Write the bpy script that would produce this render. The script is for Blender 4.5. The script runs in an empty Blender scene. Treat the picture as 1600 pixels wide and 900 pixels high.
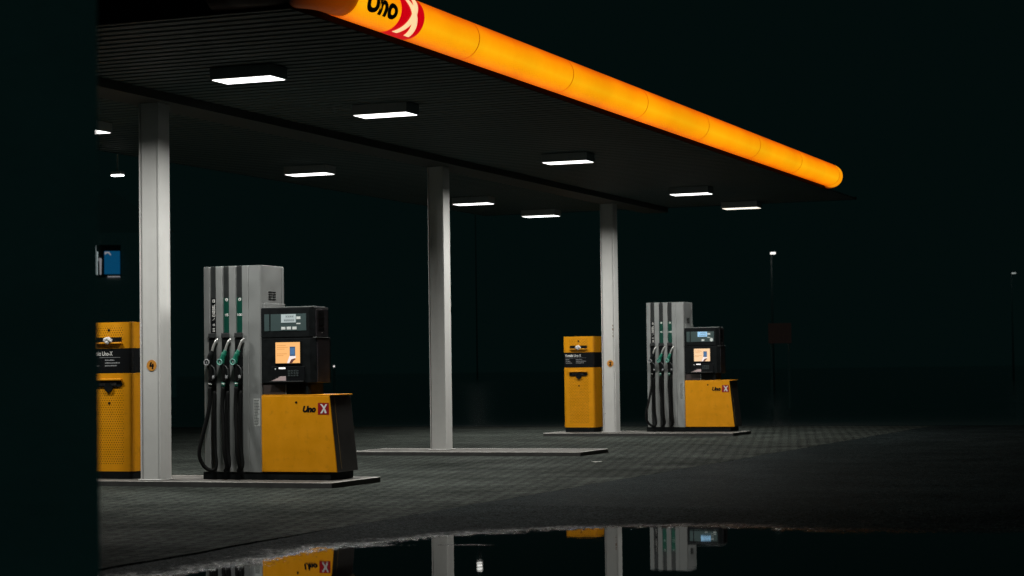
import bpy, bmesh, math, random
import numpy as np
from mathutils import Vector, Matrix, noise

random.seed(7)
R = math.radians
scene = bpy.context.scene
COL = scene.collection

# ----------------------------------------------------------------- helpers
def link(o, parent=None):
    COL.objects.link(o)
    if parent is not None:
        o.parent = parent
    return o

def tag(o, label=None, cat=None, group=None, kind=None):
    if label: o["label"] = label
    if cat: o["category"] = cat
    if group: o["group"] = group
    if kind: o["kind"] = kind
    return o

def empty(name, loc, label=None, cat=None, group=None):
    o = bpy.data.objects.new(name, None)
    o.empty_display_size = 0.2
    o.location = loc
    link(o)
    return tag(o, label, cat, group)

def obj(name, bm, mat, parent=None, smooth=False, loc=None):
    me = bpy.data.meshes.new(name)
    bmesh.ops.recalc_face_normals(bm, faces=bm.faces)
    bm.to_mesh(me); bm.free()
    if smooth:
        me.polygons.foreach_set("use_smooth", [True] * len(me.polygons))
    me.materials.append(mat)
    o = bpy.data.objects.new(name, me)
    if loc is not None: o.location = loc
    return link(o, parent)

def copy_tree(o, parent=None):
    c = o.copy()
    COL.objects.link(c)
    if parent is not None:
        c.parent = parent
    for ch in list(o.children):
        copy_tree(ch, c)
    return c

def NB(): return bmesh.new()

def box(bm, x0, x1, y0, y1, z0, z1, bev=0.0, seg=2):
    vs = [bm.verts.new((x, y, z)) for z in (z0, z1) for y in (y0, y1) for x in (x0, x1)]
    fs = [(0,1,3,2),(4,6,7,5),(0,4,5,1),(1,5,7,3),(3,7,6,2),(2,6,4,0)]
    faces = [bm.faces.new([vs[i] for i in f]) for f in fs]
    if bev > 0:
        es = list({e for f in faces for e in f.edges})
        bmesh.ops.bevel(bm, geom=es, offset=bev, segments=seg, affect='EDGES', profile=0.5)
    return bm

def prism(bm, poly, y0, y1, bev=0.0, seg=2):
    """polygon in x,z extruded along y"""
    a = [bm.verts.new((x, y0, z)) for x, z in poly]
    b = [bm.verts.new((x, y1, z)) for x, z in poly]
    n = len(poly)
    fs = [bm.faces.new(a), bm.faces.new(list(reversed(b)))]
    for i in range(n):
        j = (i + 1) % n
        fs.append(bm.faces.new([a[i], b[i], b[j], a[j]]))
    if bev > 0:
        es = list({e for f in fs for e in f.edges})
        bmesh.ops.bevel(bm, geom=es, offset=bev, segments=seg, affect='EDGES', profile=0.5)
    return bm

def zprism(bm, poly, z0, z1, bev=0.0):
    """polygon in x,y extruded along z"""
    a = [bm.verts.new((x, y, z0)) for x, y in poly]
    b = [bm.verts.new((x, y, z1)) for x, y in poly]
    n = len(poly)
    top = bm.faces.new(b); bot = bm.faces.new(list(reversed(a)))
    for i in range(n):
        j = (i + 1) % n
        bm.faces.new([a[i], a[j], b[j], b[i]])
    if bev > 0:
        es = list(set(top.edges) | set(bot.edges))
        bmesh.ops.bevel(bm, geom=es, offset=bev, segments=2, affect='EDGES', profile=0.5)
    return bm

def tube(bm, pts, rad, n=10, cap=True):
    pts = [Vector(p) for p in pts]
    rads = rad if isinstance(rad, (list, tuple)) else [rad] * len(pts)
    rings = []
    ref = None
    for i, p in enumerate(pts):
        if i == 0: t = pts[1] - p
        elif i == len(pts) - 1: t = p - pts[i - 1]
        else: t = pts[i + 1] - pts[i - 1]
        t.normalize()
        if ref is None:
            ref = Vector((1, 0, 0)) if abs(t.x) < 0.8 else Vector((0, 0, 1))
        u = (ref - t * ref.dot(t)).normalized()
        ref = u
        v = t.cross(u)
        rings.append([bm.verts.new(p + (u * math.cos(2*math.pi*k/n) + v * math.sin(2*math.pi*k/n)) * rads[i]) for k in range(n)])
    for a, b in zip(rings, rings[1:]):
        for k in range(n):
            bm.faces.new([a[k], a[(k+1) % n], b[(k+1) % n], b[k]])
    if cap:
        bm.faces.new(list(reversed(rings[0]))); bm.faces.new(rings[-1])
    return bm

def disc_y(bm, x, z, r, y0, y1, n=20, r2=None):
    r2 = r if r2 is None else r2
    a = [bm.verts.new((x + r2*math.cos(2*math.pi*k/n), y0, z + r2*math.sin(2*math.pi*k/n))) for k in range(n)]
    b = [bm.verts.new((x + r*math.cos(2*math.pi*k/n), y1, z + r*math.sin(2*math.pi*k/n))) for k in range(n)]
    bm.faces.new(a); bm.faces.new(list(reversed(b)))
    for k in range(n):
        bm.faces.new([a[k], b[k], b[(k+1) % n], a[(k+1) % n]])
    return bm

def spline(pts, n=10):
    """Catmull-Rom through points"""
    P = [Vector(p) for p in pts]
    P = [P[0] * 2 - P[1]] + P + [P[-1] * 2 - P[-2]]
    out = []
    for i in range(1, len(P) - 2):
        for k in range(n):
            t = k / n
            a, b, c, d = P[i-1], P[i], P[i+1], P[i+2]
            out.append(0.5 * ((2*b) + (c - a)*t + (2*a - 5*b + 4*c - d)*t*t + (3*b - a - 3*c + d)*t**3))
    out.append(P[-2])
    return out

def text_bm(body, size, extrude=0.0015, offset=0.0, shear=0.0, res=6, xs=1.0):
    """lettering as a mesh in the x (right), z (up) plane, facing -y, lower left at 0,0"""
    cu = bpy.data.curves.new("lettering", 'FONT')
    cu.body = body; cu.size = size; cu.extrude = extrude; cu.offset = offset
    cu.shear = shear; cu.resolution_u = res
    t = bpy.data.objects.new("lettering", cu)
    COL.objects.link(t)
    dg = bpy.context.evaluated_depsgraph_get()
    me = bpy.data.meshes.new_from_object(t.evaluated_get(dg))
    bpy.data.objects.remove(t); bpy.data.curves.remove(cu)
    bm = NB(); bm.from_mesh(me); bpy.data.meshes.remove(me)
    for v in bm.verts:
        x, y, z = v.co
        v.co = (x * xs, -z, y)
    return bm

def bm_bounds(bm):
    xs = [v.co.x for v in bm.verts]; zs = [v.co.z for v in bm.verts]
    return min(xs), max(xs), min(zs), max(zs)

def fit(bm, x0, x1, z0, z1, y):
    a, b, c, d = bm_bounds(bm)
    for v in bm.verts:
        v.co.x = x0 + (v.co.x - a) / (b - a) * (x1 - x0)
        v.co.z = z0 + (v.co.z - c) / (d - c) * (z1 - z0)
        v.co.y += y
    return bm

# --------------------------------------------------------------- materials
def mat(name, color, rough=0.5, metal=0.0, spec=0.5, var=0.0, vscale=8.0, bump=0.0, bscale=60.0,
        rvar=0.0, emit=None, estr=0.0, coat=0.0, dirt=None, dirt_amt=0.0):
    m = bpy.data.materials.new(name)
    m.use_nodes = True
    nt = m.node_tree; N = nt.nodes; L = nt.links
    p = N["Principled BSDF"]
    p.inputs["Base Color"].default_value = (*color, 1)
    p.inputs["Roughness"].default_value = rough
    p.inputs["Metallic"].default_value = metal
    p.inputs["Specular IOR Level"].default_value = spec
    p.inputs["Coat Weight"].default_value = coat
    tc = N.new("ShaderNodeTexCoord")
    if var > 0 or rvar > 0:
        nz = N.new("ShaderNodeTexNoise"); nz.inputs["Scale"].default_value = vscale
        nz.inputs["Detail"].default_value = 6
        L.new(tc.outputs["Object"], nz.inputs["Vector"])
        if var > 0:
            mr = N.new("ShaderNodeMapRange")
            mr.inputs["From Min"].default_value = 0.3; mr.inputs["From Max"].default_value = 0.7
            mr.inputs["To Min"].default_value = 1 - var; mr.inputs["To Max"].default_value = 1 + var
            L.new(nz.outputs["Fac"], mr.inputs["Value"])
            mx = N.new("ShaderNodeVectorMath"); mx.operation = 'SCALE'
            mx.inputs[0].default_value = color
            L.new(mr.outputs["Result"], mx.inputs["Scale"])
            last = mx.outputs["Vector"]
            if dirt is not None:
                n2 = N.new("ShaderNodeTexNoise"); n2.inputs["Scale"].default_value = vscale * 2.3
                n2.inputs["Detail"].default_value = 9; n2.inputs["Roughness"].default_value = 0.7
                L.new(tc.outputs["Object"], n2.inputs["Vector"])
                r2 = N.new("ShaderNodeMapRange")
                r2.inputs["From Min"].default_value = 0.55; r2.inputs["From Max"].default_value = 0.75
                r2.inputs["To Max"].default_value = dirt_amt
                L.new(n2.outputs["Fac"], r2.inputs["Value"])
                mm = N.new("ShaderNodeMix"); mm.data_type = 'RGBA'
                L.new(r2.outputs["Result"], mm.inputs["Factor"])
                L.new(last, mm.inputs["A"]); mm.inputs["B"].default_value = (*dirt, 1)
                last = mm.outputs["Result"]
            L.new(last, p.inputs["Base Color"])
        if rvar > 0:
            m2 = N.new("ShaderNodeMapRange")
            m2.inputs["From Min"].default_value = 0.3; m2.inputs["From Max"].default_value = 0.7
            m2.inputs["To Min"].default_value = max(0.02, rough - rvar); m2.inputs["To Max"].default_value = rough + rvar
            L.new(nz.outputs["Fac"], m2.inputs["Value"])
            L.new(m2.outputs["Result"], p.inputs["Roughness"])
    if bump > 0:
        nb = N.new("ShaderNodeTexNoise"); nb.inputs["Scale"].default_value = bscale; nb.inputs["Detail"].default_value = 4
        L.new(tc.outputs["Object"], nb.inputs["Vector"])
        bp = N.new("ShaderNodeBump"); bp.inputs["Strength"].default_value = bump; bp.inputs["Distance"].default_value = 0.01
        L.new(nb.outputs["Fac"], bp.inputs["Height"])
        L.new(bp.outputs["Normal"], p.inputs["Normal"])
    if emit is not None:
        p.inputs["Emission Color"].default_value = (*emit, 1)
        p.inputs["Emission Strength"].default_value = estr
    return m

YEL = (0.78, 0.315, 0.005)
M = {}
M['yellow'] = mat('yellow_paint', YEL, 0.42, spec=0.25, var=0.07, vscale=5, rvar=0.1, bump=0.03, bscale=25, dirt=(0.2, 0.09, 0.01), dirt_amt=0.35)
M['silver'] = mat('brushed_aluminium', (0.50, 0.52, 0.51), 0.46, metal=0.75, var=0.03, vscale=4, rvar=0.05, dirt=(0.3, 0.3, 0.28), dirt_amt=0.12)
M['black'] = mat('black_plastic', (0.005, 0.0065, 0.007), 0.6, spec=0.12, var=0.3, vscale=12, rvar=0.12)
M['black2'] = mat('black_panel_lit', (0.040, 0.037, 0.042), 0.5, spec=0.3, var=0.2, vscale=10, rvar=0.1)  # black plastic made paler to carry the light on the side panels
M['side'] = mat('dark_side_sheet', (0.045, 0.042, 0.04), 0.55, var=0.2, vscale=8, rvar=0.1)
M['channel'] = mat('dark_grey_channel', (0.022, 0.025, 0.025), 0.5, var=0.15)
M['label_black'] = mat('black_sticker', (0.006, 0.007, 0.008), 0.4, spec=0.2)
M['label_green'] = mat('green_sticker', (0.004, 0.06, 0.04), 0.35)
M['white'] = mat('white_print', (0.75, 0.75, 0.72), 0.5)
M['greyprint'] = mat('grey_print', (0.32, 0.33, 0.34), 0.5)
M['hose'] = mat('black_rubber', (0.004, 0.0045, 0.0045), 0.6, spec=0.12, var=0.2)
M['chrome'] = mat('worn_steel', (0.72, 0.72, 0.70), 0.3, metal=0.6)
M['green'] = mat('green_rubber', (0.006, 0.16, 0.10), 0.45)
M['colpaint'] = mat('white_column_paint', (0.67, 0.67, 0.645), 0.55, var=0.05, vscale=3, bump=0.03, bscale=30, dirt=(0.35, 0.30, 0.24), dirt_amt=0.15)
M['rust'] = mat('rust_stain', (0.16, 0.085, 0.04), 0.8, var=0.3)
M['orange_disc'] = mat('orange_disc', (0.72, 0.30, 0.04), 0.5)
M['housing'] = mat('dark_housing', (0.34, 0.38, 0.38), 0.6, var=0.1)
M['soffit'] = mat('canopy_sheet', (0.040, 0.068, 0.066), 0.6, var=0.08, vscale=1.2, dirt=(0.05, 0.05, 0.045), dirt_amt=0.5)
M['beam'] = mat('canopy_beam', (0.045, 0.05, 0.045), 0.7, var=0.15)
M['roof'] = mat('roof_felt', (0.010, 0.010, 0.010), 0.9, spec=0.1)
M['concrete'] = mat('island_concrete', (0.10, 0.095, 0.085), 0.75, var=0.25, vscale=4, bump=0.25, bscale=90, dirt=(0.06, 0.06, 0.055), dirt_amt=0.8)
M['edge'] = mat('island_steel_edge', (0.55, 0.53, 0.50), 0.5, metal=0.2, var=0.2, vscale=5, dirt=(0.15, 0.13, 0.11), dirt_amt=0.5)
M['kerbface'] = mat('island_kerb_shade', (0.045, 0.045, 0.043), 0.7, var=0.2, vscale=10)
M['red'] = mat('red_sticker', (0.30, 0.006, 0.012), 0.4)
M['paper'] = mat('paper', (0.8, 0.79, 0.76), 0.8)
M['screen'] = mat('lit_screen', (0.02, 0.02, 0.02), 0.2, emit=(1.0, 0.50, 0.17), estr=1.0)
M['screen2'] = mat('lit_screen_pale', (0.02, 0.02, 0.02), 0.2, emit=(1.0, 0.66, 0.38), estr=1.0)
M['scr_line'] = mat('screen_text', (0.02, 0.02, 0.02), 0.2, emit=(0.72, 0.30, 0.08), estr=1.0)
M['scr_blue'] = mat('screen_phone', (0.02, 0.02, 0.02), 0.2, emit=(0.03, 0.085, 0.18), estr=1.0)
M['scr_blue2'] = mat('screen_phone_face', (0.02, 0.02, 0.02), 0.2, emit=(0.06, 0.16, 0.34), estr=1.0)
M['scr_white'] = mat('screen_hand', (0.02, 0.02, 0.02), 0.2, emit=(0.95, 0.85, 0.85), estr=1.0)
M['scr_dark'] = mat('screen_sleeve', (0.02, 0.02, 0.02), 0.2, emit=(0.10, 0.03, 0.03), estr=1.0)
M['display'] = mat('display_panel', (0.055, 0.085, 0.085), 0.3)
M['lcd'] = mat('grey_lcd', (0.35, 0.40, 0.40), 0.35, emit=(0.55, 0.68, 0.70), estr=0.28)
M['lcd_blue'] = mat('blue_lcd', (0.2, 0.3, 0.4), 0.35, emit=(0.25, 0.52, 0.78), estr=0.75)
M['lcd_seg'] = mat('lcd_digits', (0.06, 0.08, 0.08), 0.5)
M['button'] = mat('pale_button', (0.62, 0.66, 0.64), 0.4, emit=(0.6, 0.65, 0.62), estr=0.12)
M['slotlight'] = mat('card_slot_light', (0.8, 0.8, 0.8), 0.4, emit=(1.0, 0.95, 0.92), estr=0.8)
M['receipt'] = mat('receipt', (0.55, 0.42, 0.42), 0.6)
M['glint'] = mat('keypad_keys', (0.12, 0.15, 0.15), 0.25, metal=0.6)
M['pillar'] = mat('painted_wall', (0.80, 0.82, 0.81), 0.8, var=0.1, vscale=3, bump=0.2, bscale=30)
M['wallfar'] = mat('far_render', (0.75, 0.75, 0.75), 0.9, var=0.1)
M['winframe'] = mat('window_frame', (0.06, 0.06, 0.06), 0.6)
M['winblue'] = mat('lit_blue_blind', (0.02, 0.04, 0.06), 0.3, emit=(0.002, 0.048, 0.115), estr=1.0)
M['winwhite'] = mat('lit_curtain', (0.3, 0.3, 0.3), 0.6, emit=(0.55, 0.68, 0.68), estr=1.0)
M['wingrey'] = mat('lit_window_grey', (0.3, 0.3, 0.3), 0.6, emit=(0.20, 0.20, 0.21), estr=1.0)
M['rooffar'] = mat('pale_roof_sheet', (0.6, 0.6, 0.6), 0.9)
M['polemid'] = mat('painted_pole', (0.38, 0.39, 0.39), 0.8, spec=0.1)
M['redsign'] = mat('dim_red_sign', (0.03, 0.01, 0.01), 0.6, emit=(0.0042, 0.0028, 0.0024), estr=1.0)
M['lampwhite'] = mat('street_lamp_glass', (0.8, 0.8, 0.8), 0.3, emit=(1.0, 0.98, 0.92), estr=1.5)
M['lampdim'] = mat('far_lamp_glass', (0.8, 0.8, 0.8), 0.3, emit=(0.9, 1.0, 0.95), estr=0.35)
M['galv'] = mat('galvanised_steel', (0.6, 0.62, 0.62), 0.6)

def diffuser_mat(name, c, s):
    m = mat(name, (0.8, 0.8, 0.8), 0.5, emit=c, estr=s)
    return m
M['diffuser'] = diffuser_mat('lamp_diffuser', (1.0, 0.985, 0.95), 3.0)
M['diffuser_warm'] = diffuser_mat('lamp_diffuser_warm', (1.0, 0.90, 0.76), 1.6)

def yellow_perforated():
    m = mat('perforated_yellow_sheet', YEL, 0.42, spec=0.25, var=0.07, vscale=5, rvar=0.1, dirt=(0.2, 0.09, 0.01), dirt_amt=0.35)
    nt = m.node_tree; N = nt.nodes; L = nt.links
    p = N["Principled BSDF"]
    base = p.inputs["Base Color"].links[0].from_socket
    tc = N.new("ShaderNodeTexCoord"); sp = N.new("ShaderNodeSeparateXYZ")
    L.new(tc.outputs["Object"], sp.inputs[0])
    def math_(op, a, b=None, c=None):
        n = N.new("ShaderNodeMath"); n.operation = op
        for i, v in enumerate((a, b, c)):
            if v is None: continue
            if isinstance(v, (int, float)): n.inputs[i].default_value = v
            else: L.new(v, n.inputs[i])
        return n.outputs[0]
    P = 0.031
    row = math_('FLOOR', math_('DIVIDE', sp.outputs["Z"], P * 0.87))
    odd = math_('MULTIPLY', math_('MODULO', math_('ABSOLUTE', row), 2.0), 0.5)
    fx = math_('SUBTRACT', math_('FRACT', math_('ADD', math_('ADD', math_('DIVIDE', sp.outputs["X"], P), 50.0), odd)), 0.5)
    fz = math_('SUBTRACT', math_('FRACT', math_('DIVIDE', sp.outputs["Z"], P * 0.87)), 0.5)
    d = math_('SQRT', math_('ADD', math_('MULTIPLY', fx, fx), math_('MULTIPLY', fz, fz)))
    hole = math_('LESS_THAN', d, 0.21)
    inx = math_('LESS_THAN', math_('ABSOLUTE', sp.outputs["X"]), 0.19)
    front = math_('LESS_THAN', sp.outputs["Y"], 0.01)
    za = math_('COMPARE', sp.outputs["Z"], 0.60, 0.44)
    zb = math_('COMPARE', sp.outputs["Z"], 1.655, 0.11)
    f = math_('MULTIPLY', math_('MULTIPLY', hole, inx), math_('MULTIPLY', front, math_('MAXIMUM', za, zb)))
    mx = N.new("ShaderNodeMix"); mx.data_type = 'RGBA'
    L.new(f, mx.inputs["Factor"]); L.new(base, mx.inputs["A"])
    mx.inputs["B"].default_value = (0.14, 0.055, 0.004, 1)
    L.new(mx.outputs["Result"], p.inputs["Base Color"])
    return m
M['perf'] = yellow_perforated()

def tube_mat(name, lit):
    """translucent orange tube lit by the lamps inside: bright in the middle, redder where the skin turns away"""
    m = bpy.data.materials.new(name); m.use_nodes = True
    nt = m.node_tree; N = nt.nodes; L = nt.links
    p = N["Principled BSDF"]
    p.inputs["Base Color"].default_value = (0.55, 0.16, 0.006, 1)
    p.inputs["Roughness"].default_value = 0.35
    tc = N.new("ShaderNodeTexCoord")
    sp = N.new("ShaderNodeSeparateXYZ"); L.new(tc.outputs["Object"], sp.inputs[0])
    at = N.new("ShaderNodeMath"); at.operation = 'ARCTAN2'
    L.new(sp.outputs["Z"], at.inputs[0]); L.new(sp.outputs["X"], at.inputs[1])
    ad = N.new("ShaderNodeMath"); ad.operation = 'ADD'; ad.inputs[1].default_value = R(24)
    L.new(at.outputs[0], ad.inputs[0])
    ab = N.new("ShaderNodeMath"); ab.operation = 'ABSOLUTE'; L.new(ad.outputs[0], ab.inputs[0])
    dv = N.new("ShaderNodeMath"); dv.operation = 'DIVIDE'; dv.inputs[1].default_value = R(100)
    L.new(ab.outputs[0], dv.inputs[0])
    nz = N.new("ShaderNodeTexNoise"); nz.inputs["Scale"].default_value = 1.3; nz.inputs["Detail"].default_value = 3
    L.new(tc.outputs["Object"], nz.inputs["Vector"])
    ns = N.new("ShaderNodeMath"); ns.operation = 'MULTIPLY_ADD'; ns.inputs[1].default_value = 0.34; 
    L.new(nz.outputs["Fac"], ns.inputs[0]); L.new(dv.outputs[0], ns.inputs[2])
    sb = N.new("ShaderNodeMath"); sb.operation = 'SUBTRACT'; sb.inputs[1].default_value = 0.15
    L.new(ns.outputs[0], sb.inputs[0])
    cr = N.new("ShaderNodeValToRGB")
    e = cr.color_ramp.elements
    e[0].position = 0.0; e[0].color = (1.0, 0.45, 0.004, 1)
    e[1].position = 1.0; e[1].color = (0.40, 0.045, 0.0, 1)
    a = e.new(0.20); a.color = (1.0, 0.375, 0.002, 1)
    c = e.new(0.44); c.color = (1.0, 0.285, 0.001, 1)
    b = e.new(0.62); b.color = (0.92, 0.17, 0.0, 1)
    L.new(sb.outputs[0], cr.inputs["Fac"])
    L.new(cr.outputs["Color"], p.inputs["Emission Color"])
    gw = N.new("ShaderNodeNewGeometry"); sw = N.new("ShaderNodeSeparateXYZ"); L.new(gw.outputs["Position"], sw.inputs[0])
    n2 = N.new("ShaderNodeTexNoise"); n2.noise_dimensions = '1D'; n2.inputs["Scale"].default_value = 0.55; n2.inputs["Detail"].default_value = 2
    L.new(sw.outputs["Y"], n2.inputs["W"])
    n3 = N.new("ShaderNodeTexNoise"); n3.inputs["Scale"].default_value = 14; n3.inputs["Detail"].default_value = 6
    L.new(gw.outputs["Position"], n3.inputs["Vector"])
    na = N.new("ShaderNodeMath"); na.operation = 'MULTIPLY_ADD'; na.inputs[1].default_value = 0.35; L.new(n3.outputs["Fac"], na.inputs[0]); L.new(n2.outputs["Fac"], na.inputs[2])
    ms = N.new("ShaderNodeMapRange"); ms.inputs["From Min"].default_value = 0.45; ms.inputs["From Max"].default_value = 0.90
    ms.inputs["To Min"].default_value = 0.91*lit; ms.inputs["To Max"].default_value = 1.06*lit
    L.new(na.outputs[0], ms.inputs["Value"]); L.new(ms.outputs[0], p.inputs["Emission Strength"])
    return m
M['tube'] = tube_mat('lit_orange_tube', 1.0)

def cap_mat(name, lit0, lit1):
    """elbow of the tube: the glow dies away from the last lamp"""
    m = bpy.data.materials.new(name); m.use_nodes = True
    nt = m.node_tree; N = nt.nodes; L = nt.links
    p = N["Principled BSDF"]
    p.inputs["Base Color"].default_value = (0.10, 0.02, 0.002, 1); p.inputs["Roughness"].default_value = 0.4
    p.inputs["Emission Color"].default_value = (0.62, 0.10, 0.0, 1) if lit0 < 0.6 else (1.0, 0.36, 0.002, 1)
    tc = N.new("ShaderNodeTexCoord"); sp = N.new("ShaderNodeSeparateXYZ")
    L.new(tc.outputs["Object"], sp.inputs[0])
    mr = N.new("ShaderNodeMapRange")
    mr.inputs["From Min"].default_value = -0.06; mr.inputs["From Max"].default_value = -0.62 if lit0 > 0.6 else -0.75
    mr.inputs["To Min"].default_value = lit0; mr.inputs["To Max"].default_value = lit1
    ya = N.new("ShaderNodeMath"); ya.operation = 'ABSOLUTE'; L.new(sp.outputs["Y"], ya.inputs[0])
    xa = N.new("ShaderNodeMath"); xa.operation = 'MULTIPLY_ADD'; xa.inputs[1].default_value = -0.9
    L.new(ya.outputs[0], xa.inputs[0]); L.new(sp.outputs["X"], xa.inputs[2])
    L.new(xa.outputs[0], mr.inputs["Value"])
    L.new(mr.outputs["Result"], p.inputs["Emission Strength"])
    if lit0 > 0.6:
        rp_ = N.new("ShaderNodeValToRGB"); e = rp_.color_ramp.elements
        e[0].position = 0.0; e[0].color = (1.0, 0.10, 0.0, 1); e[1].position = 0.9; e[1].color = (1.0, 0.33, 0.002, 1)
        L.new(mr.outputs["Result"], rp_.inputs["Fac"]); L.new(rp_.outputs["Color"], p.inputs["Emission Color"])
    return m
M['cap_near'] = cap_mat('tube_elbow_unlit', 0.26, 0.0)
M['cap_far'] = cap_mat('tube_elbow_lit', 1.0, 0.0)
M['tube_black'] = mat('tube_black_letter', (0.01, 0.01, 0.01), 0.4)
M['tube_red'] = mat('tube_red_panel', (0.3, 0.0, 0.01), 0.4, emit=(0.60, 0.0, 0.006), estr=1.0)
M['tube_white'] = mat('tube_white_letter', (0.8, 0.7, 0.5), 0.4, emit=(1.0, 0.70, 0.36), estr=1.0)
M['seam'] = mat('tube_seam', (0.10, 0.03, 0.003), 0.5, emit=(0.55, 0.10, 0.0), estr=0.6)

# --------------------------------------------------------------- calibration
CAMH = 1.26
FW = Vector((-0.371239, 0.927652, 0.040060)).normalized()
CAL = dict(f=3170.93, yaw=R(21.8113), pitch=R(2.29583), roll=R(-0.77172))

# --------------------------------------------------------------- ground
def mat_paving():
    m = bpy.data.materials.new('block_paving'); m.use_nodes = True
    nt = m.node_tree; N = nt.nodes; L = nt.links
    p = N["Principled BSDF"]
    tc = N.new("ShaderNodeTexCoord")
    br = N.new("ShaderNodeTexBrick")
    br.inputs["Scale"].default_value = 1.0
    br.inputs["Brick Width"].default_value = 0.16; br.inputs["Row Height"].default_value = 0.32
    br.inputs["Mortar Size"].default_value = 0.013; br.inputs["Mortar Smooth"].default_value = 0.3
    br.inputs["Color1"].default_value = (0.053, 0.0600, 0.0530, 1)
    br.inputs["Color2"].default_value = (0.038, 0.0440, 0.0395, 1)
    br.inputs["Mortar"].default_value = (0.008, 0.009, 0.0085, 1)
    mp = N.new("ShaderNodeMapping"); mp.inputs["Rotation"].default_value = (0, 0, 0)
    L.new(tc.outputs["Object"], mp.inputs["Vector"]); L.new(mp.outputs["Vector"], br.inputs["Vector"])
    n1 = N.new("ShaderNodeTexNoise"); n1.inputs["Scale"].default_value = 0.7; n1.inputs["Detail"].default_value = 7; n1.inputs["Roughness"].default_value = 0.62
    L.new(tc.outputs["Object"], n1.inputs["Vector"])
    n2 = N.new("ShaderNodeTexNoise"); n2.inputs["Scale"].default_value = 120; n2.inputs["Detail"].default_value = 3
    L.new(tc.outputs["Object"], n2.inputs["Vector"])
    mr = N.new("ShaderNodeMapRange"); mr.inputs["From Min"].default_value = 0.3; mr.inputs["From Max"].default_value = 0.7
    mr.inputs["To Min"].default_value = 0.62; mr.inputs["To Max"].default_value = 1.3
    L.new(n1.outputs["Fac"], mr.inputs["Value"])
    mr2 = N.new("ShaderNodeMapRange"); mr2.inputs["From Min"].default_value = 0.3; mr2.inputs["From Max"].default_value = 0.7
    mr2.inputs["To Min"].default_value = 0.6; mr2.inputs["To Max"].default_value = 1.4
    L.new(n2.outputs["Fac"], mr2.inputs["Value"])
    mu = N.new("ShaderNodeMath"); mu.operation = 'MULTIPLY'
    L.new(mr.outputs[0], mu.inputs[0]); L.new(mr2.outputs[0], mu.inputs[1])
    n3 = N.new("ShaderNodeTexNoise"); n3.inputs["Scale"].default_value = 18; n3.inputs["Detail"].default_value = 5; n3.inputs["Roughness"].default_value = 0.75
    L.new(tc.outputs["Object"], n3.inputs["Vector"])
    m3 = N.new("ShaderNodeMapRange"); m3.inputs["From Min"].default_value = 0.3; m3.inputs["From Max"].default_value = 0.7
    m3.inputs["To Min"].default_value = 0.25; m3.inputs["To Max"].default_value = 1.85
    L.new(n3.outputs["Fac"], m3.inputs["Value"])
    mq = N.new("ShaderNodeMath"); mq.operation = 'MULTIPLY'; L.new(mu.outputs[0], mq.inputs[0]); L.new(m3.outputs[0], mq.inputs[1])
    sc = N.new("ShaderNodeVectorMath"); sc.operation = 'SCALE'
    L.new(br.outputs["Color"], sc.inputs[0]); L.new(mq.outputs[0], sc.inputs["Scale"])
    L.new(sc.outputs[0], p.inputs["Base Color"])
    rr = N.new("ShaderNodeMapRange"); rr.inputs["From Min"].default_value = 0.3; rr.inputs["From Max"].default_value = 0.7
    rr.inputs["To Min"].default_value = 0.8; rr.inputs["To Max"].default_value = 0.55
    p.inputs["Specular IOR Level"].default_value = 0.006
    L.new(n1.outputs["Fac"], rr.inputs["Value"]); L.new(rr.outputs[0], p.inputs["Roughness"])
    # bump: joints and grit
    b1 = N.new("ShaderNodeBump"); b1.inputs["Strength"].default_value = 0.8; b1.inputs["Distance"].default_value = 0.006; b1.invert = True
    L.new(br.outputs["Fac"], b1.inputs["Height"])
    b2 = N.new("ShaderNodeBump"); b2.inputs["Strength"].default_value = 0.6; b2.inputs["Distance"].default_value = 0.004
    L.new(n2.outputs["Fac"], b2.inputs["Height"]); L.new(b1.outputs[0], b2.inputs["Normal"])
    L.new(b2.outputs[0], p.inputs["Normal"])
    return m

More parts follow.
